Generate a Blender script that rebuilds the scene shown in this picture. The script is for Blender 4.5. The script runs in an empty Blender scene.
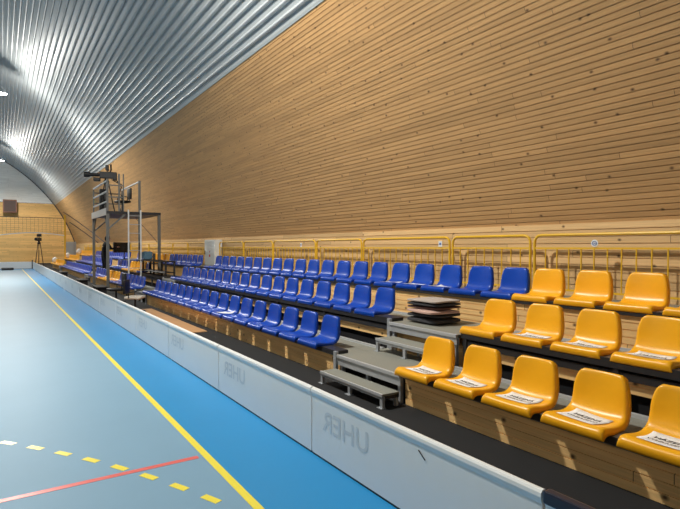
import bpy, bmesh, math, random
from mathutils import Vector, Matrix
random.seed(7)
PI = math.pi
C = bpy.context.scene.collection
scn = bpy.context.scene

# ------------------------------------------------------------------ camera, world, lamps, exposure
FPX, YAW, PITCH, H = 520.0, math.atan(340/520.0), math.atan(7.5/520.0), 1.555
cd = bpy.data.cameras.new('camera'); cam = bpy.data.objects.new('camera', cd); C.objects.link(cam)
cd.sensor_width = 36; cd.lens = FPX/680*36; cd.clip_end = 300
cam.location = (0, 0, H); cam.rotation_euler = (PI/2-PITCH, 0, -YAW)
scn.camera = cam
w = bpy.data.worlds.new('world'); scn.world = w; w.use_nodes = True
w.node_tree.nodes['Background'].inputs[0].default_value = (1.0, .97, .92, 1)
w.node_tree.nodes['Background'].inputs[1].default_value = .20
scn.view_settings.view_transform = 'Standard'; scn.view_settings.look = 'None'
scn.view_settings.gamma = 1; scn.view_settings.exposure = 0.37
scn.view_settings.use_curve_mapping = False
LAMP_ROWS = [(0.1, 1.0), (-14.0, .15)]
LAMP_YS = (7.3, 27.5, 48.8)
for lx, k in LAMP_ROWS:
    for ly in LAMP_YS:
        for kind, e in (('SPOT', 1950), ('POINT', 330)):        # reflector throws most of its light down, a little spills up
            ld = bpy.data.lights.new('lamp_light', kind); ld.energy = e*k; ld.color = (1.0, .96, .88)
            ld.shadow_soft_size = .2
            if kind == 'SPOT': ld.spot_size = math.radians(172); ld.spot_blend = .35
            lo = bpy.data.objects.new('lamp_light', ld); C.objects.link(lo); lo.location = (lx, ly, 8.12)

# ------------------------------------------------------------------ material helpers
def newmat(name):
    m = bpy.data.materials.new(name); m.use_nodes = True
    return m, m.node_tree, m.node_tree.nodes['Principled BSDF']
def srgb(r, g, b):
    f = lambda c: (c/255/12.92) if c/255 <= .04045 else ((c/255+.055)/1.055)**2.4
    return (f(r), f(g), f(b), 1)
def plain(name, col, rough=.5, metal=0, var=.0, scale=20, coat=0, bump=0, spec=None):
    m, nt, b = newmat(name)
    b.inputs['Roughness'].default_value = rough; b.inputs['Metallic'].default_value = metal
    if coat: b.inputs['Coat Weight'].default_value = coat; b.inputs['Coat Roughness'].default_value = .08
    if spec is not None: b.inputs['Specular IOR Level'].default_value = spec
    tc = nt.nodes.new('ShaderNodeTexCoord'); n = nt.nodes.new('ShaderNodeTexNoise')
    n.inputs['Scale'].default_value = scale; n.inputs['Detail'].default_value = 4
    nt.links.new(tc.outputs['Object'], n.inputs['Vector'])
    mx = nt.nodes.new('ShaderNodeMix'); mx.data_type = 'RGBA'
    mx.inputs[6].default_value = tuple(c*(1-var) for c in col[:3])+(1,)
    mx.inputs[7].default_value = tuple(min(1, c*(1+var)) for c in col[:3])+(1,)
    nt.links.new(n.outputs['Fac'], mx.inputs[0]); nt.links.new(mx.outputs[2], b.inputs['Base Color'])
    if bump:
        bp = nt.nodes.new('ShaderNodeBump'); bp.inputs['Strength'].default_value = bump
        bp.inputs['Distance'].default_value = .002
        nt.links.new(n.outputs['Fac'], bp.inputs['Height']); nt.links.new(bp.outputs[0], b.inputs['Normal'])
    return m
def wood(name, col, pitch, var=.28, knots=2.4, rough=.55, seglen=3.6, dark=(.055, .022, .008, 1)):
    """planks along UV u (metres), board index from UV v (metres)"""
    m, nt, b = newmat(name); N = nt.nodes; L = nt.links
    def math_(op, a, bb=None, c=None):
        n = N.new('ShaderNodeMath'); n.operation = op
        for i, v in enumerate((a, bb, c)):
            if v is None: continue
            if isinstance(v, (int, float)): n.inputs[i].default_value = v
            else: L.new(v, n.inputs[i])
        return n.outputs[0]
    uv = N.new('ShaderNodeUVMap'); sp = N.new('ShaderNodeSeparateXYZ'); L.new(uv.outputs[0], sp.inputs[0])
    U, V = sp.outputs[0], sp.outputs[1]
    idn = math_('FLOOR', math_('DIVIDE', V, pitch))
    wn = N.new('ShaderNodeTexWhiteNoise'); wn.noise_dimensions = '1D'; L.new(idn, wn.inputs['W'])
    sh = math_('ADD', math_('DIVIDE', U, seglen), math_('MULTIPLY', wn.outputs['Value'], 7.3))
    seg = math_('FLOOR', sh)
    cb = N.new('ShaderNodeCombineXYZ'); L.new(idn, cb.inputs[0]); L.new(seg, cb.inputs[1])
    w2 = N.new('ShaderNodeTexWhiteNoise'); w2.noise_dimensions = '2D'; L.new(cb.outputs[0], w2.inputs['Vector'])
    # grain
    cg = N.new('ShaderNodeCombineXYZ'); L.new(math_('MULTIPLY', U, 1.6), cg.inputs[0]); L.new(math_('MULTIPLY', V, 70), cg.inputs[1])
    L.new(w2.outputs['Value'], cg.inputs[2])
    ng = N.new('ShaderNodeTexNoise'); ng.inputs['Scale'].default_value = 1; ng.inputs['Detail'].default_value = 3
    L.new(cg.outputs[0], ng.inputs['Vector'])
    c2 = N.new('ShaderNodeCombineXYZ'); L.new(math_('MULTIPLY', U, .9), c2.inputs[0]); L.new(math_('MULTIPLY', V, 7), c2.inputs[1])
    nb = N.new('ShaderNodeTexNoise'); nb.inputs['Scale'].default_value = 1; nb.inputs['Detail'].default_value = 2
    L.new(c2.outputs[0], nb.inputs['Vector'])
    f = math_('ADD', math_('MULTIPLY', math_('SUBTRACT', w2.outputs['Value'], .5), var),
              math_('MULTIPLY', math_('SUBTRACT', ng.outputs['Fac'], .5), .55))
    f = math_('ADD', f, math_('MULTIPLY', math_('SUBTRACT', nb.outputs['Fac'], .5), .22))
    f = math_('ADD', f, 1.0)
    hsv = N.new('ShaderNodeHueSaturation'); hsv.inputs['Color'].default_value = col
    L.new(f, hsv.inputs['Value'])
    # knots
    ck = N.new('ShaderNodeCombineXYZ'); L.new(math_('MULTIPLY', U, .75), ck.inputs[0]); L.new(V, ck.inputs[1])
    vo = N.new('ShaderNodeTexVoronoi'); vo.voronoi_dimensions = '2D'; vo.inputs['Scale'].default_value = knots
    L.new(ck.outputs[0], vo.inputs['Vector'])
    mr = N.new('ShaderNodeMapRange'); mr.inputs[1].default_value = .010*knots/2.4*1.3; mr.inputs[2].default_value = .044*knots/2.4*1.3
    mr.inputs[3].default_value = .9; mr.inputs[4].default_value = 0
    L.new(vo.outputs['Distance'], mr.inputs[0])
    # plank joints
    fr = math_('FRACT', sh); j = math_('LESS_THAN', fr, .004/seglen*1.5)
    tot = math_('MAXIMUM', mr.outputs[0], math_('MULTIPLY', j, .85))
    mx = N.new('ShaderNodeMix'); mx.data_type = 'RGBA'; L.new(tot, mx.inputs[0])
    L.new(hsv.outputs[0], mx.inputs[6]); mx.inputs[7].default_value = dark
    L.new(mx.outputs[2], b.inputs['Base Color']); b.inputs['Roughness'].default_value = rough
    b.inputs['Specular IOR Level'].default_value = .3
    return m

M = {}
M['wood_vault'] = wood('vault_wood', srgb(194, 153, 103), .072, var=.2)
M['wood_wall'] = wood('wall_wood', srgb(216, 180, 128), .09, var=.3)
M['wood_front'] = wood('front_wood', srgb(248, 204, 138), .07, var=.25, knots=3.0)
M['wood_end'] = wood('end_wood', srgb(222, 178, 110), .12)
M['white_clad'] = wood('white_cladding', srgb(226, 226, 220), .2, var=.06, knots=.01)
M['steel_roof'] = plain('corrugated_steel', srgb(186, 192, 194), .45, .3, .06, 3)
M['trim_metal'] = plain('roof_trim', srgb(200, 205, 205), .4, .5, .03)
M['court'] = plain('court_grey_blue', srgb(120, 156, 180), .52, 0, .05, 1.3, spec=.25)
M['surround'] = plain('court_blue', srgb(30, 136, 194), .42, 0, .06, 1.1, spec=.4)
M['yellow_line'] = plain('yellow_line_paint', srgb(240, 222, 70), .35, 0, .03)
M['red_line'] = plain('red_line_paint', srgb(226, 104, 96), .35, 0, .04)
M['mat'] = plain('black_floor_mat', srgb(22, 23, 25), .85, 0, .25, 60, bump=.5)
M['ply'] = plain('plywood', srgb(196, 150, 104), .6, 0, .12, 6)
M['board'] = plain('white_board_plastic', srgb(236, 237, 234), .35, 0, .02, 4, spec=.5)
M['navy'] = plain('navy_plastic', srgb(30, 38, 58), .3, 0, .05)
M['ghost'] = plain('show_through_print', srgb(210, 215, 217), .35, 0, .02)
M['blue'] = plain('blue_seat_plastic', srgb(0, 66, 172), .33, 0, .05, 30, spec=.45)
M['yellow'] = plain('yellow_seat_plastic', srgb(252, 180, 24), .33, 0, .03, 30, spec=.42)
M['steel_dark'] = plain('dark_steel', srgb(62, 62, 64), .45, .5, .12, 12)
M['steel_grey'] = plain('galvanised_steel', srgb(176, 180, 184), .42, .3, .08, 14)
M['alu'] = plain('aluminium_trim', srgb(205, 208, 210), .35, .35, .03)
M['deck'] = plain('deck_plate', srgb(142, 142, 132), .6, .1, .22, 90, bump=.4)
M['rail'] = plain('yellow_rail_paint', srgb(232, 184, 44), .35, 0, .04)
M['black'] = plain('black_plastic', srgb(24, 24, 26), .45, 0, .1)
M['cloth'] = plain('black_cloth', srgb(18, 18, 22), .95, 0, .2, 12, bump=.5)
M['paper'] = plain('white_paper', srgb(240, 240, 238), .7, 0, .02)
M['ink'] = plain('black_ink', srgb(40, 40, 44), .7)
M['white'] = plain('white_paint', srgb(228, 230, 228), .5, 0, .03)
M['red'] = plain('red_print', srgb(196, 40, 44), .5)
M['bluep'] = plain('blue_print', srgb(70, 98, 170), .5)
M['taupe'] = plain('taupe_fabric', srgb(182, 170, 160), .9, 0, .1, 80, bump=.6)
M['pink'] = plain('dusty_pink_fabric', srgb(196, 162, 148), .9, 0, .1, 80, bump=.6)
M['char'] = plain('charcoal_fabric', srgb(62, 62, 66), .9, 0, .15, 80, bump=.6)
M['mauve'] = plain('brown_fabric', srgb(104, 78, 74), .9, 0, .15, 80, bump=.6)
M['brown'] = plain('brown_cabinet', srgb(120, 74, 52), .55, 0, .12)
M['net'] = plain('net_cord', srgb(120, 105, 84), .8)
M['beige'] = plain('beige_fabric', srgb(196, 190, 178), .85, 0, .08)
M['glass'] = plain('screen_glass', srgb(14, 16, 22), .12)
M['cable'] = plain('dark_cable', srgb(64, 40, 30), .6)
M['teal'] = plain('grey_teal_cloth', srgb(96, 130, 150), .8, 0, .2)
ml, nt, b = newmat('lamp_glow'); b.inputs['Emission Color'].default_value = (1, .97, .9, 1); b.inputs['Emission Strength'].default_value = 25
M['glow'] = ml
M['scaffold'] = plain('scaffold_steel', srgb(118, 118, 114), .5, .3, .08, 14)

# ------------------------------------------------------------------ mesh helpers
def obj(name, bm, mat, parent=None, smooth=False, recalc=True):
    if recalc: bmesh.ops.recalc_face_normals(bm, faces=bm.faces[:])
    me = bpy.data.meshes.new(name); bm.to_mesh(me); bm.free()
    me.materials.append(M[mat] if isinstance(mat, str) else mat)
    if smooth:
        for p in me.polygons: p.use_smooth = True
    o = bpy.data.objects.new(name, me); C.objects.link(o)
    if parent: o.parent = parent
    return o
def tag(o, label, cat, group=None, kind=None):
    o['label'] = label; o['category'] = cat
    if group: o['group'] = group
    if kind: o['kind'] = kind
    return o
def thing(name, label, cat, loc=(0, 0, 0), rz=0, group=None):
    o = bpy.data.objects.new(name, None); C.objects.link(o); o.empty_display_size = .1
    o.location = loc; o.rotation_euler = (0, 0, rz)
    return tag(o, label, cat, group)
def struct(o, label=None):
    o['kind'] = 'structure'
    if label: o['label'] = label
    return o
def dup(root, loc, rz=None, label=None, group=None, mats=None):
    r = root.copy(); C.objects.link(r); r.location = loc
    if rz is not None: r.rotation_euler = (0, 0, rz)
    if label: r['label'] = label
    if group: r['group'] = group
    for ch in list(root.children):
        c = ch.copy(); C.objects.link(c); c.parent = r
        for g in list(ch.children):
            d = g.copy(); C.objects.link(d); d.parent = c
    return r
def box(bm, x0, x1, y0, y1, z0, z1, bev=0):
    mt = Matrix.Translation(((x0+x1)/2, (y0+y1)/2, (z0+z1)/2)) @ Matrix.Diagonal((abs(x1-x0), abs(y1-y0), abs(z1-z0), 1))
    r = bmesh.ops.create_cube(bm, size=1, matrix=mt)
    if bev:
        es = set()
        for v in r['verts']: es.update(v.link_edges)
        bmesh.ops.bevel(bm, geom=list(es), offset=bev, segments=2, affect='EDGES', profile=.6)
def frame_of(p0, p1):
    d = (Vector(p1)-Vector(p0)); z = d.normalized()
    a = Vector((0, 0, 1)) if abs(z.z) < .95 else Vector((0, 1, 0))
    x = a.cross(z).normalized(); y = z.cross(x)
    return x, y, z
def bar(bm, p0, p1, wd, ht=None):
    ht = ht or wd; x, y, z = frame_of(p0, p1); p0 = Vector(p0); p1 = Vector(p1)
    vs = [[bm.verts.new(p + x*wd/2*sx + y*ht/2*sy) for sx, sy in ((-1, -1), (1, -1), (1, 1), (-1, 1))] for p in (p0, p1)]
    bm.faces.new(vs[0]); bm.faces.new(vs[1][::-1])
    for i in range(4): bm.faces.new((vs[0][i], vs[1][i], vs[1][(i+1) % 4], vs[0][(i+1) % 4]))
def tube(bm, pts, r, seg=8):
    pts = [Vector(p) for p in pts]; rings = []
    for i, p in enumerate(pts):
        a = pts[max(0, i-1)]; b_ = pts[min(len(pts)-1, i+1)]
        x, y, z = frame_of(a, b_)
        if rings and (x.dot(px) < 0): x = -x; y = -y
        px = x
        rr = r[i] if isinstance(r, (list, tuple)) else r
        rings.append([bm.verts.new(p + (x*math.cos(2*PI*k/seg) + y*math.sin(2*PI*k/seg))*rr) for k in range(seg)])
    for a, b_ in zip(rings, rings[1:]):
        for k in range(seg): bm.faces.new((a[k], a[(k+1) % seg], b_[(k+1) % seg], b_[k]))
    bm.faces.new(rings[0][::-1]); bm.faces.new(rings[-1])
def lathe(bm, prof, seg=16, at=(0, 0, 0)):
    rings = [[bm.verts.new((at[0]+r*math.cos(2*PI*k/seg), at[1]+r*math.sin(2*PI*k/seg), at[2]+z)) for k in range(seg)] for r, z in prof]
    for a, b_ in zip(rings, rings[1:]):
        for k in range(seg): bm.faces.new((a[k], a[(k+1) % seg], b_[(k+1) % seg], b_[k]))
    bm.faces.new(rings[0][::-1]); bm.faces.new(rings[-1])
def bx(name, mat, parent, *a, **k):
    bm = bmesh.new(); box(bm, *a, **k); return obj(name, bm, mat, parent)
def planks(name, mat, fn, s0, s1, pitch, y0, y1, groove=.011, depth=.014, parent=None, ends=None, horiz='y'):
    """fn(s, d) -> (a, z): point at arc length s, sunk by d. extruded along y (or x)"""
    bm = bmesh.new(); uvl = bm.loops.layers.uv.new('UVMap')
    n = int(round((s1-s0)/pitch)); prof = []
    for i in range(n):
        a = s0+i*pitch; b_ = min(a+pitch, s1)
        prof += [(a+groove/2, 0), (b_-groove/2, 0), (b_-groove/2, depth), (b_+groove/2, depth)]
    prof = prof[:-1]
    vs = []
    for s, d in prof:
        a, z = fn(s, d)
        e = ends(z) if ends else (y0, y1)
        if horiz == 'y': vs.append((bm.verts.new((a, e[0], z)), bm.verts.new((a, e[1], z)), s, e))
        else: vs.append((bm.verts.new((e[0], a, z)), bm.verts.new((e[1], a, z)), s, e))
    for p, q in zip(vs, vs[1:]):
        f = bm.faces.new((p[0], p[1], q[1], q[0]))
        sm = (p[2]+q[2])/2
        for l, (u, v) in zip(f.loops, ((p[3][0], p[2]), (p[3][1], p[2]), (q[3][1], q[2]), (q[3][0], q[2]))):
            l[uvl].uv = (u+100, sm + (v-sm)*.98 + 10*pitch - s0)
    return obj(name, bm, mat, parent, recalc=False)
def text_mesh(s, size):
    cu = bpy.data.curves.new('t', 'FONT'); cu.body = s; cu.size = size; cu.align_x = 'CENTER'; cu.align_y = 'CENTER'
    cu.offset = size*.012
    o = bpy.data.objects.new('t', cu); C.objects.link(o)
    bpy.context.view_layer.update()
    me = bpy.data.meshes.new_from_object(o.evaluated_get(bpy.context.evaluated_depsgraph_get()))
    bpy.data.objects.remove(o); return me

ORD = ['first', 'second', 'third', 'fourth', 'fifth', 'sixth', 'seventh', 'eighth', 'ninth', 'tenth', 'eleventh', 'twelfth',
       'thirteenth', 'fourteenth', 'fifteenth', 'sixteenth', 'seventeenth', 'eighteenth', 'nineteenth', 'twentieth',
       'twenty-first', 'twenty-second', 'twenty-third', 'twenty-fourth']

# ------------------------------------------------------------------ the hall
CX, CZ, R = -6.97, -3.7+H, 13.9
YE, YN = 58.0, -9.0
RXN = .90                                 # metal starts where Z/X from the eye is this
def solve_ang(ratio):
    lo, hi = 0.0, 1.4
    for _ in range(60):
        m = (lo+hi)/2; x = CX+R*math.cos(m); z = CZ+R*math.sin(m)-H
        if z/x < ratio: lo = m
        else: hi = m
    return lo
A0 = math.asin((1.84-CZ)/R); A1 = solve_ang(RXN)
arc = lambda s, d: (CX+(R+d)*math.cos(s/R), CZ+(R+d)*math.sin(s/R))
nb_ = round((A1-A0)*R/.072); A1 = A0+nb_*.072/R
o = planks('wall_right', 'wood_vault', arc, A0*R, A1*R, .072, YN, YE, groove=.011, depth=.016); struct(o, 'curved wooden plank wall leaning in over the stands')
# mirrored wooden side far left
arcL = lambda s, d: (2*CX-arc(s, d)[0], arc(s, d)[1])
o = planks('wall_left', 'wood_vault', arcL, A0*R, A1*R, .072, YN, YE); struct(o)
# flat lower walls
XW = CX+R*math.cos(A0)-.02
o = planks('wall_right', 'wood_wall', lambda s, d: (XW+d, s), -.02, 1.87, .09, YN, YE, groove=.01, depth=.02); struct(o, 'flat horizontal plank wall behind the yellow railing')
bm = bmesh.new(); box(bm, XW+.03, XW+.12, YN, YE, 1.80, 1.83); struct(obj('trim_1', bm, 'wood_wall'))
o = planks('wall_left', 'wood_wall', lambda s, d: (2*CX-XW-d, s), -.02, 1.87, .09, YN, YE); struct(o)
# corrugated steel ceiling
bm = bmesh.new(); pitch = .19; s = A1*R+.02; send = (PI-A1)*R-.02; vs = []
while s < send:
    for ds, d in ((0, 0), (.115, 0), (.132, -.034), (.158, -.042), (.176, -.034)):
        a, z = arc(s+ds, d); vs.append((bm.verts.new((a, YN, z)), bm.verts.new((a, YE, z))))
    s += pitch
for p, q in zip(vs, vs[1:]): bm.faces.new((p[0], p[1], q[1], q[0]))
o = obj('ceiling', bm, 'steel_roof', recalc=False); struct(o, 'corrugated steel vault with ribs along the hall')
bm = bmesh.new()
for fl in (1, -1):
    pts = [arc(A1*R-.012, -.0), arc(A1*R-.012, -.012), arc(A1*R+.045, -.012), arc(A1*R+.045, 0.0)]
    vv = [(bm.verts.new((a if fl > 0 else 2*CX-a, YN, z)), bm.verts.new((a if fl > 0 else 2*CX-a, YE, z))) for a, z in pts]
    for p, q in zip(vv, vv[1:]): bm.faces.new((p[0], p[1], q[1], q[0]))
struct(obj('trim_2', bm, 'trim_metal', recalc=False))
# end wall: wood low, pale cladding high
def ext(z):
    zz = max(min((z-CZ)/R, .9999), -1)
    h = R*math.cos(math.asin(zz)) if z > 1.86 else XW-CX
    return (CX-h, CX+h)
o = planks('wall_back', 'wood_end', lambda s, d: (YE-.02+d, s), 0, 5.80, .12, 0, 0, groove=.012, ends=ext, horiz='x'); struct(o, 'flat wooden end wall of the hall')
o = planks('wall_back', 'white_clad', lambda s, d: (YE-.02+d, s), 5.80, CZ+R-.1, .2, 0, 0, groove=.02, depth=.02, ends=ext, horiz='x'); struct(o, 'pale upper cladding of the end wall')
bm = bmesh.new(); prev = None
for i in range(40):
    a = A0+(PI/2-A0)*i/39; p = (CX+(R-.03)*math.cos(a), YE-.06, CZ+(R-.03)*math.sin(a))
    if prev: bar(bm, prev, p, .09)
    prev = p
struct(obj('trim_3', bm, 'steel_dark'))

# floor
XL, XB, XM = 1.276, 1.96, XW
def slab(name, mat, x0, x1, y0, y1, z1=0, z0=-.06):
    bm = bmesh.new(); box(bm, x0, x1, y0, y1, z0, z1); return obj(name, bm, mat)
struct(slab('floor', 'court', 2*CX-XW, XL, YN, 42.0), 'pale grey-blue sports court')
struct(slab('floor', 'surround', XL, XB+.06, YN, YE), 'saturated blue surround strip beside the court')
struct(slab('floor', 'surround', 2*CX-XW, XL, 42.0, YE))
struct(slab('floor', 'mat', XB+.06, XM+.1, YN, YE), 'black matting under the stands')
struct(slab('floor', 'ply', 2.35, 3.17, 9.3, 13.5, .012, 0), 'bare plywood strip set on the black matting')
struct(slab('court_line', 'yellow_line', XL-.027, XL+.027, YN, 42.0, .0015, 0), 'yellow sideline')
struct(slab('court_line', 'red_line', -9, XL-.06, 3.755, 3.805, .0015, 0), 'red line across the court')
def ground(u, v):
    # pixel to floor, used only to read the dash positions off the floor plan
    a = (u-340)/FPX; bb = -(v-254.5)/FPX
    cp, sp_ = math.cos(PITCH), math.sin(PITCH)
    fwd = Vector((math.sin(YAW)*cp, math.cos(YAW)*cp, -sp_)); rt = Vector((math.cos(YAW), -math.sin(YAW), 0))
    up = rt.cross(fwd)
    d = fwd+rt*a+up*bb; t = -H/d.z
    return (d.x*t, d.y*t)
P = [ground(8, 443), ground(119, 467.5), ground(211, 499)]
(ax, ay), (bx_, by), (cx_, cy_) = P
dd = 2*(ax*(by-cy_)+bx_*(cy_-ay)+cx_*(ay-by))
ux = ((ax*ax+ay*ay)*(by-cy_)+(bx_*bx_+by*by)*(cy_-ay)+(cx_*cx_+cy_*cy_)*(ay-by))/dd
uy = ((ax*ax+ay*ay)*(cx_-bx_)+(bx_*bx_+by*by)*(ax-cx_)+(cx_*cx_+cy_*cy_)*(bx_-ax))/dd
rr = math.hypot(ax-ux, ay-uy)
a0 = math.atan2(ay-uy, ax-ux); a2 = math.atan2(cy_-uy, cx_-ux); st = (a2-a0)/7
print('arc', ux, uy, rr, 'dash step', st*rr)
for k in range(-3, 9):
    bm = bmesh.new(); am = a0+st*k; q = []
    for i in range(5):
        a = am+st*.48*(i/4-.5)
        q.append([(bm.verts.new((ux+(rr+e)*math.cos(a), uy+(rr+e)*math.sin(a), z))) for e in (-.026, .026) for z in (0, .0015)])
    for p, n in zip(q, q[1:]):
        bm.faces.new((p[1], p[3], n[3], n[1]))
        bm.faces.new((p[0], p[1], n[1], n[0])); bm.faces.new((p[2], p[3], n[3], n[2]))
    if q[2][0].co.x > XL-.15: bm.free(); continue
    struct(obj('court_line', bm, 'yellow_line'), 'yellow dash of the curved broken line')

# ------------------------------------------------------------------ stands
ROWX = (3.415, 4.305, 5.145); ROWZ = (.375, .70, 1.01)
PITCHY = .545
def flat(x):            # plank face at x, facing the court
    return lambda s, d: (x+d, s)
def bleacher(label, y0, y1):
    t = thing('bleacher_section', label, 'bleacher', (3.22, y0, 0), 0, 'tiers of the stand')
    def P_(name, mat, *a, **k):
        o = bx(name, mat, t, *a, **k); o.location = (-3.22, -y0, 0); return o
    def W_(name, x, z0, z1, pitch=.07):
        o = planks(name, 'wood_front', flat(x), z0, z1, pitch, y0, y1, groove=.009, depth=.01, parent=t)
        o.location = (-3.22, -y0, 0)
        # backing and ends
        return o
    W_('front_panel', 3.335, .0, .28)
    P_('panel_end', 'wood_front', 3.347, 3.40, y1-.02, y1, 0, .28); P_('panel_end', 'wood_front', 3.347, 3.40, y0, y0+.02, 0, .28)
    P_('seat_beam', 'steel_dark', 3.29, 3.45, y0, y1, .28, .335)
    P_('deck', 'deck', 3.32, 3.98, y0, y1, .262, .28)
    P_('deck_trim', 'alu', 3.955, 4.0, y0, y1, .255, .305)
    # second riser: plank, channels, posts
    W_('riser_panel', 4.16, .39, .53)
    P_('shade_backing', 'cloth', 4.20, 4.22, y0, y1, 0, .56)  # added black sheet standing in for the shade in the gap under the middle row
    P_('seat_beam', 'steel_dark', 4.10, 4.30, y0, y1, .585, .66)
    P_('seat_beam', 'steel_dark', 4.12, 4.18, y0, y1, .50, .56)
    y = y0+.03
    while y < y1:
        P_('post', 'steel_dark', 4.11, 4.155, y, y+.045, 0, .585); y += (y1-y0-.1)/max(1, round((y1-y0)/1.6))
    P_('deck', 'deck', 4.20, 4.90, y0, y1, .565, .585)
    P_('deck_trim', 'alu', 4.87, 4.905, y0, y1, .565, .61)
    W_('riser_panel', 4.97, .28, .91)
    P_('seat_beam', 'steel_dark', 4.94, 5.14, y0, y1, .91, .97)
    P_('deck', 'deck', 5.0, XW-.02, y0, y1, .89, .91)
    return t
Y_A, Y_B0, Y_B1 = 3.92, 5.43, 5.43+17*PITCHY
bleacher('wood-fronted tier carrying the yellow seats nearest the camera', .6, Y_A)
bleacher('long wood-fronted tier carrying the main block of blue seats', 5.10, Y_B1)
Y_C0 = 15.9; Y_C1 = Y_C0+17*PITCHY
bleacher('tier behind the camera scaffold with blue and yellow seats', Y_C0, Y_C1)
Y_D0 = 26.6; Y_D1 = Y_D0+20*PITCHY
bleacher('far tier of blue seats beyond the scaffold', Y_D0, Y_D1)
Y_E0 = 38.9; Y_E1 = Y_E0+11*PITCHY
bleacher('farthest tier with yellow seats near the end wall', Y_E0, Y_E1)

def aisle(y0, y1, lab):
    t = thing('aisle_platform', 'grey metal aisle platforms '+lab, 'platform', (3.25, y0, 0))
    def P_(name, mat, *a, **k):
        o = bx(name, mat, t, *a, **k); o.location = (-3.25, -y0, 0); return o
    # lower landing
    P_('deck', 'deck', 3.30, 4.02, y0+.02, y1-.02, .275, .30)
    P_('nosing', 'alu', 3.268, 3.30, y0+.02, y1-.02, .268, .303, bev=.004)
    P_('frame', 'steel_grey', 3.285, 3.325, y0+.02, y1-.02, .185, .268)
    for yy in (y0+.05, (y0+y1)/2, y1-.09): P_('leg', 'steel_grey', 3.31, 3.35, yy, yy+.04, 0, .185)
    P_('end_plate', 'steel_grey', 3.26, 3.30, y1-.02, y1+.03, .12, .335)
    # upper landing
    P_('deck', 'deck', 4.08, 4.93, y0+.02, y1-.02, .595, .62)
    P_('nosing', 'alu', 4.045, 4.08, y0+.02, y1-.02, .588, .623, bev=.004)
    P_('frame', 'steel_grey', 4.06, 4.10, y0+.02, y1-.02, .51, .588)
    for yy in (y0+.05, y1-.09): P_('leg', 'steel_grey', 4.08, 4.12, yy, yy+.04, 0, .51)
    P_('end_plate', 'steel_grey', 4.06, 4.10, y1-.02, y1+.03, .28, .66)
    o = planks('riser_panel', 'wood_front', flat(4.97), .0, .91, .07, y0, y1, groove=.009, depth=.01, parent=t); o.location = (-3.25, -y0, 0)
    o = planks('riser_panel', 'wood_front', flat(4.2), .0, .49, .07, y0, y1, groove=.009, depth=.01, parent=t); o.location = (-3.25, -y0, 0)
    P_('seat_beam', 'steel_dark', 4.94, 5.14, y0, y1, .91, .97)
    P_('deck', 'deck', 5.0, XW-.02, y0, y1, .89, .91)
aisle(Y_A, 5.10, 'in the gap between the yellow and the blue seats')
aisle(Y_B1, Y_C0, 'in the gap before the camera scaffold')
aisle(Y_C1, Y_D0, 'in the gap beyond the camera scaffold')
aisle(Y_D1, Y_E0, 'in the farthest gap before the end wall')

def step(label, x0, x1, y0, y1, zb, zt):
    t = thing('metal_step', label, 'step', (x0, y0, zb))
    def P_(name, mat, *a, **k):
        o = bx(name, mat, t, *a, **k); o.location = (-x0, -y0, -zb); return o
    P_('tread', 'deck', x0+.015, x1, y0, y1, zt-.022, zt-.001)
    P_('nosing', 'alu', x0-.004, x0+.016, y0, y1, zt-.028, zt+.002, bev=.003)
    P_('frame', 'steel_grey', x0+.006, x0+.036, y0, y1, zt-.055, zt-.028)
    P_('side_plate', 'steel_dark', x0+.036, x1, y0+.002, y0+.014, zt-.055, zt-.022)
    P_('side_plate', 'steel_dark', x0+.036, x1, y1-.014, y1-.002, zt-.055, zt-.022)
    for yy in (y0+.002, (y0+y1)/2-.02, y1-.042):
        bm = bmesh.new(); box(bm, x0+.006, x0+.036, yy, yy+.04, zb+.006, zt-.055); box(bm, x0-.012, x0+.045, yy-.012, yy+.07, zb, zb+.006)
        o = obj('leg', bm, 'steel_grey', t); o.location = (-x0, -y0, -zb)
        bm = bmesh.new(); box(bm, x1-.04, x1-.01, yy, yy+.04, zb, zt-.022)
        o = obj('leg', bm, 'steel_grey', t); o.location = (-x0, -y0, -zb)
step('low grey metal step on the black matting at the foot of the aisle', 3.05, 3.262, 3.93, 5.08, 0, .141)
step('grey metal step standing on the lower aisle platform', 3.78, 4.04, 3.96, 5.0, .30, .46)

# ------------------------------------------------------------------ seats
PROF = [(-.206, -.064), (-.214, -.044), (-.215, -.018), (-.204, -.002), (-.180, .004), (-.13, -.004), (-.07, -.014), (0, -.020), (.06, -.016),
        (.105, -.002), (.138, .030), (.158, .075), (.172, .13), (.184, .19), (.196, .25), (.206, .295), (.214, .322), (.224, .332), (.236, .322), (.238, .295)]
PROF = [(x*(.81 if x > 0 else 1), z*(.885 if z > 0 else 1)) for x, z in PROF]
def halfw(i):
    x, z = PROF[i]
    if z < .02 and x < .1:
        return .229 - max(0, x+.05)*.08
    # backrest, rounded shoulders
    h = z/.294
    base = .214-.020*h
    if h > .66: base = .194 - .062*(1-math.sqrt(max(0, 1-((h-.66)/.34)**2)))
    return base
def seat_z(x, y):
    for (xa, za), (xb, zb) in zip(PROF[3:], PROF[4:]):
        if xa <= x <= xb: z = za+(zb-za)*(x-xa)/(xb-xa); break
    else: z = 0
    return z + .016*(y/.236)**2*min(1, max(0, (x+.2)/.1))
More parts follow.
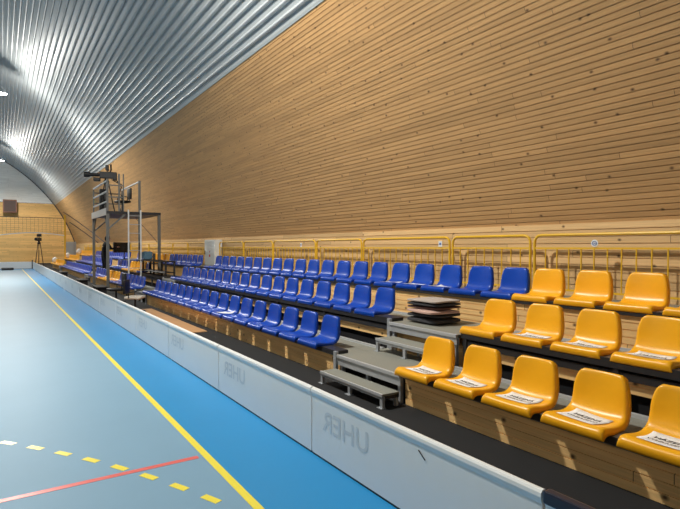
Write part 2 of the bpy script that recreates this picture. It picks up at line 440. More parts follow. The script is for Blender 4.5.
def seat_shell():
    bm = bmesh.new(); T = [-1, -.97, -.86, -.6, -.3, 0, .3, .6, .86, .97, 1]; rows = []
    nP = len(PROF)
    for i, (x, z) in enumerate(PROF):
        a = Vector(PROF[max(0, i-1)]); b_ = Vector(PROF[min(nP-1, i+1)]); d = (b_-a).normalized(); nrm = Vector((d.y, -d.x))  # down/back
        if i <= 2: nrm = Vector((1, 0))*.6
        if i >= nP-3: nrm = Vector((0, -1))*.4
        hw = halfw(i); row = []
        for t in T:
            y = t*hw; px, pz = x, z
            at = abs(t)
            if 4 <= i <= 10: pz += .016*at*at
            if i > 10 and i < nP-3: px -= .022*at*at*(1 if i > 12 else .5)
            if at == 1:  # rolled rim
                if i <= 3: px, pz = max(x, -.207), -.062
                else:
                    k = (.056, .050, .044)[min(i-4, 2)] if i < nP-3 else .012
                    px += nrm.x*k; pz += nrm.y*k
            elif at == .97:
                px += nrm.x*.004; pz += nrm.y*.004
            row.append(bm.verts.new((px, y, pz)))
        rows.append(row)
    for r0, r1 in zip(rows, rows[1:]):
        for k in range(len(T)-1): bm.faces.new((r0[k], r0[k+1], r1[k+1], r1[k]))
    bmesh.ops.recalc_face_normals(bm, faces=bm.faces[:])
    me = bpy.data.meshes.new('shell'); bm.to_mesh(me); bm.free()
    o = bpy.data.objects.new('shell', me); C.objects.link(o)
    sb = o.modifiers.new('s', 'SUBSURF'); sb.levels = 1; sb.render_levels = 1
    so = o.modifiers.new('t', 'SOLIDIFY'); so.thickness = .006; so.offset = 0
    bpy.context.view_layer.update()
    m2 = bpy.data.meshes.new_from_object(o.evaluated_get(bpy.context.evaluated_depsgraph_get()))
    bpy.data.objects.remove(o)
    for p in m2.polygons: p.use_smooth = True
    return m2
def make_seat(name, mat, label, plate):
    t = thing(name, label, 'seat')
    me = seat_shell(); me.materials.clear(); me.materials.append(M[mat])
    s = bpy.data.objects.new('shell', me); C.objects.link(s); s.parent = t
    bm = bmesh.new()
    box(bm, -.12, .06, -.15, -.11, -.04, -.018); box(bm, -.12, .06, .11, .15, -.04, -.018)
    obj('bracket', bm, 'steel_dark', t)
    if plate:
        bx('number_plate', 'white', t, -.186, -.182, -.062, -.012, -.062, -.046)
    return t
blue0 = make_seat('stadium_seat', 'blue', 'x', False)
yel0 = make_seat('stadium_seat', 'yellow', 'x', True)
first = {'b': True, 'y': True}
def put_seat(col, row, yc, label, group):
    src = blue0 if col == 'b' else yel0
    loc = (ROWX[row], yc, ROWZ[row])
    if first[col]:
        first[col] = False; src.location = loc; src['label'] = label; src['group'] = group; return src
    return dup(src, loc, None, label, group)
RN = ('front', 'middle', 'back')
# yellow, nearest block
for r, n in ((0, 5), (1, 4), (2, 4)):
    for k in range(n):
        put_seat('y', r, Y_A-.215-k*PITCHY, 'yellow plastic seat in the nearest yellow block, %s row, %s from the aisle' % (RN[r], ORD[k]),
                 'yellow seats beside the camera')
# blue main block
for k in range(17):
    put_seat('b', 0, Y_B0+.25+k*PITCHY, 'blue plastic seat in the main blue block, front row, %s from the metal steps' % ORD[k], 'main block of blue seats')
for k in range(18):
    put_seat('b', 1, Y_B0+.25+k*PITCHY, 'blue plastic seat in the main blue block, middle row, %s from the metal steps' % ORD[k], 'main block of blue seats')
for k in range(20):
    put_seat('b', 2, Y_A+.25+k*PITCHY, 'blue plastic seat in the main blue block, back row, %s from the yellow seats' % ORD[k], 'main block of blue seats')
# block behind scaffold
for r in range(3):
    for k in range(17):
        if r == 1 and k < 6: continue
        c = 'y' if 7 <= k <= 11 else 'b'
        if c == 'y': lab = 'yellow plastic seat behind the scaffold, %s row, %s of its yellow run' % (RN[r], ORD[k-7])
        elif k < 7: lab = 'blue plastic seat just before the scaffold, %s row, %s from the aisle' % (RN[r], ORD[k])
        else: lab = 'blue plastic seat beyond the scaffold, %s row, %s past the yellow seats' % (RN[r], ORD[k-12])
        put_seat(c, r, Y_C0+.27+k*PITCHY, lab, 'seats around the camera scaffold')
for r in range(3):
    for k in range(20):
        put_seat('b', r, Y_D0+.27+k*PITCHY, 'blue plastic seat in the far blue block, %s row, %s from its near end' % (RN[r], ORD[k]), 'far blue seats')
for r in range(3):
    for k in range(11):
        put_seat('y', r, Y_E0+.27+k*PITCHY, 'yellow plastic seat near the end wall, %s row, %s from its near end' % (RN[r], ORD[k]), 'farthest yellow seats')

# papers lying on seats
def sheet(row, yc, label, text, rot=0, dx=0):
    t = thing('paper_sign' if text else 'paper_sheet', label, 'paper', (ROWX[row]+dx, yc, ROWZ[row]), 0, 'reserved notices on the yellow seats' if text else 'blank sheets left on seats')
    bm = bmesh.new(); g = []; ca, sa = math.cos(rot), math.sin(rot)
    def mp(x, y, off):
        X = x*ca-y*sa; Y = x*sa+y*ca
        return (X, Y, seat_z(min(.11, X+dx), Y)+off)
    for i in range(9):
        g.append([bm.verts.new(mp(-.145+.215*i/8, -.145+.29*j/8, .0085)) for j in range(9)])
    for a, b_ in zip(g, g[1:]):
        for j in range(8): bm.faces.new((a[j], a[j+1], b_[j+1], b_[j]))
    o = obj('sheet', bm, 'paper', t, smooth=True)
    so = o.modifiers.new('t', 'SOLIDIFY'); so.thickness = .0008
    if text:
        for s, sz, xo in (('HÁZENÁ', .052, -.005), ('VYHRAZENO', .040, -.065)):
            me = text_mesh(s, sz)
            bm = bmesh.new(); bm.from_mesh(me)
            for v in bm.verts:
                v.co = mp(xo+v.co.y, -v.co.x, .0115)
            obj('lettering', bm, 'ink', o)
RNK = {0: 5, 1: 3}
for r, ks in ((0, range(5)), (1, (1, 2, 3))):
    for k in ks:
        sheet(r, Y_A-.215-k*PITCHY, 'white printed notice lying on the %s yellow seat from the aisle, %s row' % (ORD[k], RN[r]), True, random.uniform(-.12, .12))
sheet(0, Y_B0+.25+6*PITCHY, 'blank white sheet on the seventh blue seat of the front row', False, .3)
for k in (2, 3, 4):
    sheet(2, Y_A+.25+k*PITCHY, 'blank white sheet on the %s blue back-row seat' % ORD[k], False, .2*k-.6, -.01)

# ------------------------------------------------------------------ rink boards
def lettering(parent, yc):
    me = text_mesh('UHER', .2); bm = bmesh.new(); bm.from_mesh(me)
    xs = [v.co.x for v in bm.verts]; ys = [v.co.y for v in bm.verts]
    sx = .56/(max(xs)-min(xs)); sy = .145/(max(ys)-min(ys)); cy = (max(ys)+min(ys))/2; cx = (max(xs)+min(xs))/2
    for v in bm.verts: v.co = (-.0015, (v.co.x-cx)*sx+yc, (v.co.y-cy)*sy+.295)      # reads reversed from the court
    return obj('lettering', bm, 'ghost', parent, recalc=False)
def rink_board():
    t = thing('rink_board', 'x', 'rink board', (0, 0, 0))
    bm = bmesh.new(); L_ = 1.99
    prof = [(0, .015), (0, .44), (-.006, .452), (-.010, .47), (-.008, .488), (0, .498), (.012, .502), (.024, .498), (.032, .488), (.032, .455), (.018, .452), (.018, .015)]
    ra = [bm.verts.new((x, .005, z)) for x, z in prof]; rb = [bm.verts.new((x, L_, z)) for x, z in prof]
    n = len(prof)
    for i in range(n): bm.faces.new((ra[i], ra[(i+1) % n], rb[(i+1) % n], rb[i]))
    bm.faces.new(ra[::-1]); bm.faces.new(rb)
    obj('panel', bm, 'board', t)
    for yy in (.35, 1.6):
        bm = bmesh.new(); box(bm, .018, .24, yy, yy+.05, .0, .03); bar(bm, (.03, yy+.025, .40), (.2, yy+.025, .02), .025)
        obj('support_foot', bm, 'black', t)
    bx('base_strip', 'black', t, .002, .016, .005, L_, 0, .015)
    return t
rb0 = rink_board(); JY = 3.39
nboards = 21
for k in range(nboards):
    y0 = 1.39+2*k
    lab = 'white rink board panel, %s along from the bottom right corner' % (ORD[k])
    r = rb0 if k == 0 else dup(rb0, (XB, y0, 0), 0)
    r.location = (XB, y0, 0); r['label'] = lab; r['group'] = 'white rink boards'
for r in [o for o in list(C.objects) if o.name.startswith('rink_board')]:
    if r.location.y < 24: lettering(r, 1.56)
    if r.location.y < 2:
        bm = bmesh.new(); bar(bm, (-.002, .80, .415), (-.002, .745, .375), .002, .007); obj('scuff_mark', bm, 'ink', r)
# nearest board with dark cap (cut by the frame)
t = dup(rb0, (XB, -.61, 0), 0, 'rink board with a dark navy cap at the bottom right corner', 'white rink boards')
bm = bmesh.new(); box(bm, -.013, .037, 0.0, 1.995, .45, .506, bev=.01); obj('cap', bm, 'navy', t)
for ch in list(t.children):
    if ch.name.startswith('scuff'): bpy.data.objects.remove(ch)
YC = 1.39+2*nboards
for k in range(3):
    dup(rb0, (XB-2*k, YC, 0), PI/2, 'rink board across the far end, %s from the corner post' % ORD[k], 'end rink boards')
for r in [o for o in C.objects if o.name.startswith('rink_board') and abs(o.rotation_euler.z-PI/2) < .1]:
    for ch in list(r.children):
        if ch.name.startswith('scuff') or ch.name.startswith('lettering'): bpy.data.objects.remove(ch)
bm = bmesh.new(); box(bm, XB-.06, XB+.02, YC-.08, YC-.02, 0, .62, bev=.01)
tag(obj('corner_post', bm, 'black'), 'short black post at the far corner of the rink boards', 'post')

# ------------------------------------------------------------------ railings
K = 1.085; XR = 5.62*K; ZT, ZM, ZL = H+.145*K, H-.015*K, 1.0
def round_frame(y0, y1, z0, z1, rad=.1):
    pts = [(XR, y0, z0)]
    for i in range(7): a = PI - PI/2*i/6; pts.append((XR, y0+rad+rad*math.cos(a), z1-rad+rad*math.sin(a)))
    for i in range(7): a = PI/2 - PI/2*i/6; pts.append((XR, y1-rad+rad*math.cos(a), z1-rad+rad*math.sin(a)))
    pts.append((XR, y1, z0)); return pts
def railing(y0, y1, label):
    t = thing('guard_railing', label, 'railing', (XR, y0, .91), 0, 'yellow railings behind the back row')
    def add(name, fn):
        bm = bmesh.new(); fn(bm); o = obj(name, bm, 'rail', t, smooth=False); o.location = (-XR, -y0, -.91); return o
    add('frame', lambda bm: tube(bm, round_frame(y0, y1, .91, ZT), .019, 10))
    add('middle_rail', lambda bm: bar(bm, (XR, y0, ZM), (XR, y1, ZM), .022))
    add('bottom_rail', lambda bm: bar(bm, (XR, y0, 1.0), (XR, y1, 1.0), .022))
    n = max(2, round((y1-y0)/.165)); bm = bmesh.new(); bar(bm, (XR, y0, 1.0), (XR, y0, ZM), .013)
    b0 = obj('baluster', bm, 'rail', t)
    for i in range(1, n):
        o = b0 if i == 1 else b0.copy()
        if i > 1: C.objects.link(o); o.parent = t
        o.location = (-XR, -y0+(y1-y0)*i/n, -.91)
    return t
JR = [1.6, 4.16, 5.57, 7.83, 9.52, 11.6, 13.45, 15.35]
for i, (a, b_) in enumerate(zip(JR, JR[1:])):
    railing(a*K+.035, b_*K-.035, 'yellow tube railing section against the plank wall, %s from the right edge' % ORD[i])
JR2 = [18.0+2.1*i for i in range(16)]
for i, (a, b_) in enumerate(zip(JR2, JR2[1:])):
    railing(a+.035, b_-.035, 'yellow railing section past the white cabinet, %s beyond it' % ORD[i])
# small stickers hung between the rails
def sticker(u_y, kind, label):
    t = thing('railing_sticker', label, 'sticker', (XR-.022, u_y*K, ZM))
    bm = bmesh.new()
    if kind == 'round':
        r = bmesh.ops.create_cone(bm, cap_ends=True, segments=24, radius1=.045, radius2=.045, depth=.004, matrix=Matrix.Translation((0, 0, .062)) @ Matrix.Rotation(PI/2, 4, 'Y'))
        obj('plate', bm, 'white', t)
        bm = bmesh.new(); tube(bm, [(-.004, .028*math.cos(a*PI/12), .062+.022*math.sin(a*PI/12)) for a in range(25)], .004, 6); obj('emblem_ring', bm, 'bluep', t)
        bm = bmesh.new(); box(bm, -.005, -.003, -.014, .014, .055, .061); box(bm, -.005, -.003, -.014, -.006, .061, .07); obj('emblem', bm, 'bluep', t)
    else:
        box(bm, -.002, .002, -.04, .04, .02, .115, bev=.001); obj('plate', bm, 'white', t)
        bm = bmesh.new(); box(bm, -.004, -.002, -.02, .02, .05, .085); obj('emblem', bm, 'bluep', t)
sticker(3.33, 'round', 'round white sticker with blue emblem on the yellow railing')
sticker(5.78, 'square', 'small square sticker at the railing end above the blue seats')
sticker(10.15, 'square', 'small pale sticker on the railing farther along, near the cabinet')

# white cabinet in the railing gap
thing('electrical_cabinet', 'white metal cabinet with red mark standing behind the back row', 'cabinet', (5.55*K, 15.5*K, .91)).scale = (.8, K, K)
t = bpy.data.objects['electrical_cabinet']
bx('body', 'white', t, -.02, .30, 0, .95, 0, .82, bev=.008)
dr = bx('door', 'white', t, -.036, -.02, .03, .92, .03, .79, bev=.004)
bx('handle', 'black', dr, -.06, -.036, .84, .89, .36, .48, bev=.004)
bx('red_mark', 'red', dr, -.039, -.036, .40, .50, .28, .36)
bx('red_mark', 'red', dr, -.039, -.036, .42, .48, .42, .47)

# ------------------------------------------------------------------ pile of cushions on the aisle platform
cush = [('char', 'black folded cushion at the bottom of the pile on the steps', 0.0, .0, .085), ('char', 'dark grey cushion second from the bottom of the pile', .02, .3, .06),
        ('pink', 'dusty pink cushion in the middle of the pile on the steps', -.04, -.2, .06), ('mauve', 'brown cushion above the pink one in the pile', .03, .15, .045),
        ('char', 'charcoal cushion just below the top of the pile', .01, .1, .055), ('taupe', 'taupe cushion on top of the pile on the steps', 0.0, .05, .045)]
z = .622
for i, (m, lab, off, rz, th) in enumerate(cush):
    bm = bmesh.new(); box(bm, -.19, .19, -.22, .22, 0, th)
    bmesh.ops.subdivide_edges(bm, edges=bm.edges[:], cuts=4, use_grid_fill=True)
    for v in bm.verts:
        ex = max(abs(v.co.x)/.19, abs(v.co.y)/.22)
        q = math.sqrt(max(0, 1-ex**4)); v.co.z = th/2+(v.co.z-th/2)*(.55+.45*q)+.003*math.sin(v.co.x*22+i)*math.cos(v.co.y*17)
    o = obj('seat_cushion', bm, m, smooth=True)
    sm = o.modifiers.new('s', 'SUBSURF'); sm.levels = sm.render_levels = 1
    o.location = (4.50+off, 4.76+off*.8, z); o.scale = (1.2, 1.2, .87); o.rotation_euler = (0, 0, rz*.6)
    tag(o, lab, 'cushion', 'pile of cushions'); z += th*.84

# ------------------------------------------------------------------ camera scaffold
TX0, TX1, TX2, TY0, TY1, TZ = 3.05, 4.08, 4.74, 19.0, 22.1, 2.77
t = thing('camera_scaffold', 'tall grey steel camera platform standing over the stands', 'scaffold', (TX0, TY0, 0))
def S_(name, fn, mat='scaffold', parent=None):
    bm = bmesh.new(); fn(bm); o = obj(name, bm, mat, t); o.location = (-TX0, -TY0, 0); return o
for (x, y, zb) in ((TX0, TY0, 0), (TX0, TY1, 0), (TX2, TY0, .585), (TX2, TY1, .585)):
    S_('leg', lambda bm: bar(bm, (x, y, zb), (x, y, TZ-.05), .09))
S_('platform', lambda bm: box(bm, TX0-.05, TX2+.05, TY0-.05, TY1+.05, TZ-.09, TZ), 'steel_dark')
S_('deck_edge', lambda bm: box(bm, TX0-.07, TX0-.05, TY0-.05, TY1+.05, TZ-.14, TZ+.1), 'alu')
for y in (TY0, TY1):
    S_('brace', lambda bm: bar(bm, (TX0, y, TZ-.62), (TX0+.55, y, TZ-.1), .05))
    S_('brace', lambda bm: bar(bm, (TX0, y, TZ-.62), (TX0, y+(.55 if y == TY0 else -.55), TZ-.1), .05))
S_('guard_post', lambda bm: bar(bm, (TX0, TY0, TZ), (TX0, TY0, 3.86), .06))
S_('guard_post', lambda bm: bar(bm, (TX0, TY1, TZ), (TX0, TY1, 3.75), .05))
S_('guard_post', lambda bm: bar(bm, (TX1, TY0, TZ-.9), (TX1, TY0, 3.86), .07))
S_('guard_post', lambda bm: bar(bm, (TX1, TY1, TZ), (TX1, TY1, 3.8), .05))
S_('guard_post', lambda bm: bar(bm, (3.42, TY0+.02, TZ), (3.42, TY0+.02, 4.05), .05))
S_('guard_post', lambda bm: bar(bm, (3.56, TY0+.02, TZ), (3.56, TY0+.02, 4.05), .035))
for zz in (3.80, 3.44, 3.1):
    S_('guard_rail', lambda bm: bar(bm, (TX0, TY0, zz), (TX0, TY1, zz), .045), 'alu')
S_('guard_rail', lambda bm: bar(bm, (TX1, TY0, 3.82), (TX1, TY1, 3.82), .05), 'alu')
for zz in (3.65, 3.25):
    S_('guard_rail', lambda bm: bar(bm, (TX0, TY1, zz), (TX1, TY1, zz), .035))
    S_('guard_rail', lambda bm: bar(bm, (TX0, TY0, zz), (3.56, TY0, zz), .035))
# ladder
lt = thing('ladder', 'white ladder leading up to the camera platform', 'ladder', (3.69, TY0-.12, .28))
bm = bmesh.new(); bar(bm, (0, 0, 0), (0, 0, 2.55), .045, .03); obj('side_rail', bm, 'white', lt)
bm = bmesh.new(); bar(bm, (.40, 0, 0), (.40, 0, 2.55), .045, .03); obj('side_rail', bm, 'white', lt)
for i in range(8):
    bm = bmesh.new(); bar(bm, (0, 0, .25+.3*i), (.40, 0, .25+.3*i), .022); obj('rung', bm, 'steel_grey', lt)
# big camera on tripod on the scaffold
def tripod_camera(name, label, loc, rz, h, s=1.0, lens=.7):
    t = thing(name, label, 'camera', loc, rz)
    for k in range(3):
        a = 2*PI*k/3+.4
        bm = bmesh.new(); bar(bm, (.09*math.cos(a)*s, .09*math.sin(a)*s, h-.1), (.36*math.cos(a)*s, .36*math.sin(a)*s, .01), .045*s)
        obj('tripod_leg', bm, 'black', t)
    bm = bmesh.new(); lathe(bm, [(.1*s, h-.14), (.12*s, h-.1), (.12*s, h-.02), (.07*s, h), (.07*s, h+.08*s)]); obj('tripod_head', bm, 'black', t)
    bm = bmesh.new(); box(bm, -.26*s, .30*s, -.1*s, .1*s, h+.08*s, h+.36*s, bev=.02*s); obj('camera_body', bm, 'black', t)
    bm = bmesh.new()
    lathe(bm, [(.075*s, 0), (.075*s, lens*.6*s), (.105*s, lens*.62*s), (.12*s, lens*s)], 16)
    bmesh.ops.transform(bm, matrix=Matrix.Translation((-.26*s, 0, h+.22*s)) @ Matrix.Rotation(-PI/2, 4, 'Y'), verts=bm.verts[:])
    obj('lens', bm, 'black', t)
    bm = bmesh.new(); box(bm, -.02*s, .1*s, -.16*s, .16*s, h+.42*s, h+.64*s, bev=.01); bar(bm, (.04*s, 0, h+.34*s), (.04*s, 0, h+.44*s), .04*s); obj('viewfinder', bm, 'black', t)
    bm = bmesh.new(); tube(bm, [(.2*s, .06*s, h+.05*s), (.5*s, .1*s, h-.12*s), (.62*s, .1*s, h-.14*s)], .018*s); obj('pan_handle', bm, 'black', t)
    return t
tripod_camera('tripod_camera', 'large black broadcast camera on tripod on top of the scaffold', (3.27, 20.6, TZ), -.25, 1.22, .85, .6)
t = bpy.data.objects['tripod_camera']
bm = bmesh.new(); tube(bm, [(.1, .05, 1.45), (.16, .08, 1.62), (.14, .1, 1.82)], .03); obj('microphone', bm, 'black', t)
bm = bmesh.new(); box(bm, -.42, -.2, -.14, .14, 1.18, 1.30, bev=.02); obj('zoom_control', bm, 'black', t)
bm = bmesh.new(); box(bm, .22, .36, -.09, .09, 1.22, 1.52, bev=.03); obj('battery', bm, 'black', t)
bm = bmesh.new(); tube(bm, [(.3, 0, 1.3), (.5, .1, 1.0), (.35, .15, .5), (.5, .1, .05)], .02); obj('cable', bm, 'cable', t)
# black draped post / stack of gear under it
bm = bmesh.new(); box(bm, -.13, .13, -.13, .13, 0, .98, bev=.02)
o = obj('equipment_case', bm, 'black'); o.location = (3.3, 21.5, TZ); tag(o, 'tall black equipment case on the scaffold deck behind the tripod', 'case')
# operator chair
def office_chair(label, loc, rz, seatmat, s=1.0, tilt=0):
    t = thing('office_chair', label, 'chair', loc, rz)
    for k in range(5):
        a = 2*PI*k/5
        bm = bmesh.new(); bar(bm, (0, 0, .09), (.28*math.cos(a), .28*math.sin(a), .05), .035); lathe(bm, [(.025, 0), (.03, .02), (.025, .045)], 8, (.28*math.cos(a), .28*math.sin(a), 0))
        obj('leg', bm, 'black', t)
    bm = bmesh.new(); lathe(bm, [(.04, .07), (.03, .1), (.025, .42)], 10); obj('column', bm, 'steel_dark', t)
    bm = bmesh.new(); box(bm, -.24, .24, -.24, .24, .42, .50, bev=.03); obj('seat', bm, seatmat, t, smooth=True)
    bm = bmesh.new(); box(bm, .22, .28, -.21, .21, .56, .98, bev=.025); bar(bm, (.2, 0, .44), (.27, 0, .6), .05, .02); obj('backrest', bm, 'black', t, smooth=True)
    for sy in (-1, 1):
        bm = bmesh.new(); tube(bm, [(.1, .24*sy, .45), (.1, .28*sy, .62), (-.14, .28*sy, .66)], .018); obj('armrest', bm, 'black', t)
    t.scale = (s, s, s); return t
office_chair('black operator chair on the scaffold deck beside the camera', (3.82, 20.6, TZ), .1, 'black')
office_chair('office chair with beige seat beside the far end of the main blue block', (2.66, 12.9, 0), 2.6, 'beige', .8)
office_chair('black office chair beside the boards just before the scaffold', (2.66, 15.3, 0), .1, 'black', .85)

# person in black behind the scaffold leg, and the monitor
def skin(name, mat, joints, edges, root, parent=None, sub=2):
    me = bpy.data.meshes.new(name); me.from_pydata([j[:3] for j in joints], edges, [])
    o = bpy.data.objects.new(name, me); C.objects.link(o)
    o.modifiers.new('skin', 'SKIN'); o.modifiers['skin'].use_smooth_shade = True
    for i, j in enumerate(joints):
        r = j[3]; r = r if isinstance(r, tuple) else (r, r)
        me.skin_vertices[0].data[i].radius = r; me.skin_vertices[0].data[i].use_root = (i == root)
    sb = o.modifiers.new('sub', 'SUBSURF'); sb.levels = sb.render_levels = sub
    bpy.context.view_layer.update()
    m2 = bpy.data.meshes.new_from_object(o.evaluated_get(bpy.context.evaluated_depsgraph_get()))
    bpy.data.objects.remove(o); m2.materials.clear(); m2.materials.append(M[mat])
    for p in m2.polygons: p.use_smooth = True
    o = bpy.data.objects.new(name, m2); C.objects.link(o)
    if parent: o.parent = parent
    return o
M['skin'] = plain('skin', srgb(206, 160, 134), .55, 0, .04)
M['hair'] = plain('dark_hair', srgb(26, 20, 18), .6, 0, .2, 60)
# local frame: faces +x, left is +y
body = [(0, 0, .93, (.13, .15)), (.01, 0, 1.10, (.115, .14)), (.05, 0, 1.28, (.125, .165)), (.08, 0, 1.40, (.10, .15)), (.11, 0, 1.50, .052), (.135, 0, 1.60, .085), (.145, 0, 1.67, .088),
        (.07, .19, 1.39, .062), (.20, .23, 1.16, .048), (.43, .17, 1.20, .036), (.50, .16, 1.205, .03),
        (.07, -.19, 1.39, .062), (.22, -.22, 1.18, .048), (.44, -.14, 1.27, .036), (.51, -.12, 1.275, .03),
        (0, .09, .86, .10), (.02, .10, .48, .062), (-.02, .10, .09, .045), (.12, .11, .035, .036),
        (0, -.09, .86, .10), (.03, -.10, .48, .062), (-.01, -.10, .09, .045), (.13, -.11, .035, .036)]
ed = [(0, 1), (1, 2), (2, 3), (3, 4), (4, 5), (5, 6), (3, 7), (7, 8), (8, 9), (9, 10), (3, 11), (11, 12), (12, 13), (13, 14),
      (0, 15), (15, 16), (16, 17), (17, 18), (0, 19), (19, 20), (20, 21), (21, 22)]
pr = thing('person', 'person in black hooded jacket standing behind the scaffold leg, arms out to a monitor', 'person', (3.83, 24.7, .28), .35)
skin('body', 'cloth', body, ed, 0, pr)
bm = bmesh.new(); bmesh.ops.create_uvsphere(bm, u_segments=20, v_segments=14, radius=1)
for v in bm.verts:
    v.co.x = v.co.x*.098; v.co.y *= .078; v.co.z *= .118
    if v.co.x > .0 and v.co.z < 0: v.co.y *= 1-.25*(-v.co.z/.118)
    if v.co.x > .085 and abs(v.co.y) < .03 and -.03 < v.co.z < .02: v.co.x += .02
face = obj('face', bm, 'skin', pr, smooth=True); face.location = (.165, 0, 1.635)
bm = bmesh.new(); bmesh.ops.create_uvsphere(bm, u_segments=20, v_segments=14, radius=1)
bmesh.ops.delete(bm, geom=[v for v in bm.verts if v.co.x > .55 and v.co.z < .55], context='VERTS')
for v in bm.verts: v.co.x *= .125; v.co.y *= .11; v.co.z *= .14
obj('hood', bm, 'cloth', pr, smooth=True).location = (.145, 0, 1.645)
for sy in (1, -1):
    bm = bmesh.new(); bmesh.ops.create_uvsphere(bm, u_segments=8, v_segments=6, radius=.011)
    obj('eye', bm, 'hair', face, smooth=True).location = (.091, .03*sy, .010)
for (wx, wy, wz, sg) in ((.50, .16, 1.205, 1), (.51, -.12, 1.275, -1)):
    J = [(wx, wy, wz, .026), (wx+.045, wy, wz, (.018, .034)), (wx+.085, wy, wz, (.014, .038))]; E = [(0, 1), (1, 2)]
    for k, (dy, ln) in enumerate(((.028, .068), (.010, .078), (-.009, .072), (-.027, .055))):
        b0 = len(J); J += [(wx+.10, wy+dy, wz, .009), (wx+.10+ln*.55, wy+dy*1.1, wz-.012, .008), (wx+.10+ln*.85, wy+dy*1.1, wz-.034, .007)]
        E += [(2, b0), (b0, b0+1), (b0+1, b0+2)]
    b0 = len(J); J += [(wx+.04, wy-.035*sg, wz-.005, .010), (wx+.08, wy-.055*sg, wz-.02, .008)]; E += [(1, b0), (b0, b0+1)]
    skin('hand', 'skin', J, E, 0, pr, 1)
t = thing('video_monitor', 'black video monitor on a stand to the right of the person in black', 'monitor', (4.68, 24.9, .585), 0)
bm = bmesh.new(); bar(bm, (0, 0, 0), (0, 0, .9), .04); box(bm, -.12, .12, -.12, .12, 0, .02); obj('stand', bm, 'black', t)
bx('housing', 'black', t, -.46, .24, -.12, .1, .72, 1.18, bev=.015); bx('glass', 'glass', t, -.43, .21, -.128, -.12, .76, 1.14)

# commentators' table over the middle row
t = thing('commentary_table', 'long black table over the middle row just before the scaffold', 'table', (4.1, 16.2, .585))
bx('tabletop', 'black', t, -.02, .45, 0, 3.1, .50, .535, bev=.004)
bx('lower_shelf', 'black', t, 0, .42, 0, 3.1, .17, .19)
for y in (.02, 1.5, 3.03):
    bx('leg', 'steel_dark', t, .38, .43, y, y+.05, 0, .5); bx('leg', 'steel_dark', t, 0.12, .17, y, y+.05, 0, .5)
for i, y in enumerate((16.4, 17.1, 17.8)):
    bm = bmesh.new(); box(bm, 0, .21, 0, .297, 0, .004); o = obj('paper_sheet', bm, 'paper'); o.location = (4.12, y, .775); o.rotation_euler = (0, 0, .1*i)
    tag(o, 'white sheet on the shelf of the black table, %s from the aisle' % ORD[i], 'paper', 'sheets on the black table')
t = thing('laptop', 'dark open laptop on the black commentary table', 'laptop', (4.2, 17.3, 1.12))
bx('base', 'black', t, 0, .24, 0, .34, 0, .018); bx('screen', 'black', t, -.01, 0, 0, .34, .01, .23)
bm = bmesh.new(); box(bm, -.14, .14, -.2, .2, 0, .28, bev=.06)
bmesh.ops.subdivide_edges(bm, edges=bm.edges[:], cuts=2, use_grid_fill=True)
for v in bm.verts: v.co += Vector((random.uniform(-.02, .02), random.uniform(-.02, .02), random.uniform(-.02, .01) if v.co.z > .1 else 0))
o = obj('jacket', bm, 'teal', smooth=True); o.location = (4.33, 19.0, 1.12); tag(o, 'crumpled grey-blue jacket at the far end of the black table', 'jacket')

# black case and small tables along the boards farther off
for i, (y, lab) in enumerate(((28.3, 'low black bench beside the boards, farthest of three'), (21.3, 'low black bench beside the boards, middle of three'), (17.2, 'low black bench beside the boards, nearest of three, before the scaffold leg'))):
    t = thing('team_bench', lab, 'bench', (2.45, y, 0))
    bx('seat', 'black', t, 0, .32, 0, 1.1, .30, .34, bev=.01)
    for yy in (.1, .95): bx('leg', 'steel_dark', t, .03, .29, yy, yy+.05, 0, .30)

# ------------------------------------------------------------------ far end details
tripod_camera('tripod_camera', 'small black camera on a tripod behind the far corner post', (2.3, 42.2, 0), 1.2, 1.9, .9, .4)
# ball-stop net
t = thing('safety_net', 'brown mesh safety net with white lower band before the end wall', 'net', (4.15, 44.6, 0))
bm = bmesh.new(); tube(bm, [(0, 0, 0), (0, 0, 4.0)], .06, 10); obj('post', bm, 'rail', t)
bm = bmesh.new(); NX = 34
def low(x): return 2.42+.20*math.sin((-x)*.75)*math.exp(-(-x)*.02)+.05*x*.3*0
xs = [-8.5*i/NX for i in range(NX+1)]
for x in xs: bar(bm, (x, 0, low(x)), (x, 0, 3.72), .014)
for j in range(9):
    pts = [(x, 0, low(x)+(3.72-low(x))*j/8) for x in xs]
    for p, q in zip(pts, pts[1:]): bar(bm, p, q, .012)
obj('mesh', bm, 'net', t)
bm = bmesh.new()
for p, q in zip(xs, xs[1:]): bar(bm, (p, 0, low(p)), (q, 0, low(q)), .05, .07)
obj('lower_band', bm, 'white', t)
bm = bmesh.new(); bar(bm, (-8.5, 0, 3.74), (0, 0, 3.74), .04); obj('top_band', bm, 'steel_dark', t)
# loudspeaker on the end wall
t = thing('wall_loudspeaker', 'brown box loudspeaker hung high on the end wall', 'loudspeaker', (.80, 57.3, 4.75))
bx('cabinet', 'brown', t, -.55, .55, -.3, .25, 0, 1.2, bev=.02); bx('grille', 'cable', t, -.46, .46, -.32, -.3, .08, 1.1)
bx('bracket', 'steel_dark', t, -.08, .08, .25, .66, .35, .65)
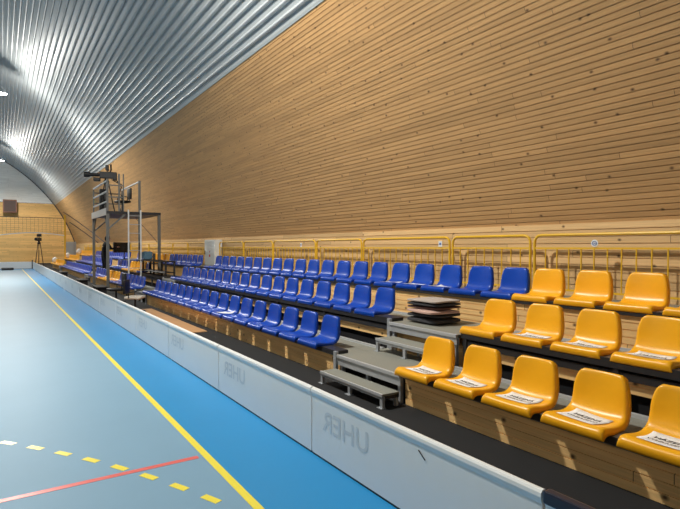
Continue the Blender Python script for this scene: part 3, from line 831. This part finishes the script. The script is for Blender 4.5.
# pipes crossing the corner under the arch
for i, (p, q) in enumerate((((5.35, 55.0, 3.9), (5.6, 43.5, 1.9)), ((4.9, 55.0, 4.8), (5.62, 40.5, 1.9)))):
    bm = bmesh.new(); n = 12; pts = []
    for k in range(n+1):
        f = k/n; zz = p[2]+(q[2]-p[2])*f; xx = CX+(R-.05)*math.cos(math.asin((zz-CZ)/R))
        pts.append((xx, p[1]+(q[1]-p[1])*f, zz))
    tube(bm, pts, .035, 6)
    tag(obj('wall_cable', bm, 'cable'), 'dark cable slanting down the curved wall at the far corner, %s one' % ('lower' if i == 0 else 'upper'), 'cable')
bm = bmesh.new(); pts = []
for k in range(13):
    f = k/12; zz = 3.5-1.7*f; pts.append((CX+(R-.05)*math.cos(math.asin((zz-CZ)/R)), 29.3-3.6*f, zz))
tube(bm, pts, .014, 6); tag(obj('wall_cable', bm, 'cable'), 'thin cable running down the curved wall behind the scaffold', 'cable')
# pale panel and white bundles near the end
t = thing('notice_board', 'pale grey panel standing behind the farthest seats', 'panel', (5.1, 49.5, .0))
bx('panel', 'steel_grey', t, -.55, .35, 0, .04, .9, 2.0); bx('frame_post', 'steel_dark', t, -.55, -.5, .04, .08, 0, 2.0); bx('frame_post', 'steel_dark', t, .3, .35, .04, .08, 0, 2.0)
for i, (x, y, z, lab) in enumerate(((3.5, 45.5, 0.385, 'front'), (4.35, 45.4, .71, 'middle'), (5.15, 45.45, 1.02, 'back'))):
    bm = bmesh.new(); lathe(bm, [(.1, 0), (.24, .08), (.30, .28), (.25, .5), (.12, .62), (.05, .68)], 14)
    for v in bm.verts: v.co.x *= 1+.06*math.sin(v.co.z*13)
    o = obj('kit_bag', bm, 'white', smooth=True); o.location = (x, y-.6, z-.01); o.scale = (.7, .7, .62); tag(o, 'white rounded bag on the farthest yellow seats, %s row' % lab, 'bag')

# ------------------------------------------------------------------ ceiling lamps
l0 = None
for j, (lx, k) in enumerate(LAMP_ROWS):
    for i, ly in enumerate(LAMP_YS):
        lab = 'round hall lamp hung under the vault, %s row, %s from the camera' % (('right', 'left')[j], ORD[i])
        if l0 is None:
            l0 = thing('ceiling_lamp', lab, 'lamp', (lx, ly, 8.27), 0, 'hall lamps')
            bm = bmesh.new(); lathe(bm, [(.24, .06), (.22, .12), (.10, .26), (.07, .34)], 20); obj('housing', bm, 'steel_grey', l0)
            bm = bmesh.new(); lathe(bm, [(.20, .05), (.22, .075)], 20); obj('lens', bm, 'glow', l0)
            bm = bmesh.new(); tube(bm, [(0, 0, .33), (0, 0, 1.62 if j == 0 else 1.55)], .015, 8); obj('hanger', bm, 'steel_grey', l0)
        else: dup(l0, (lx, ly, 8.27), 0, lab, 'hall lamps')

bm = bmesh.new(); box(bm, -.35, .35, -.18, .18, 0, .16, bev=.05)
o = obj('sports_bag', bm, 'black', smooth=True); o.location = (.42, 41.5, 0); tag(o, 'small black bag lying on the far court floor', 'bag')
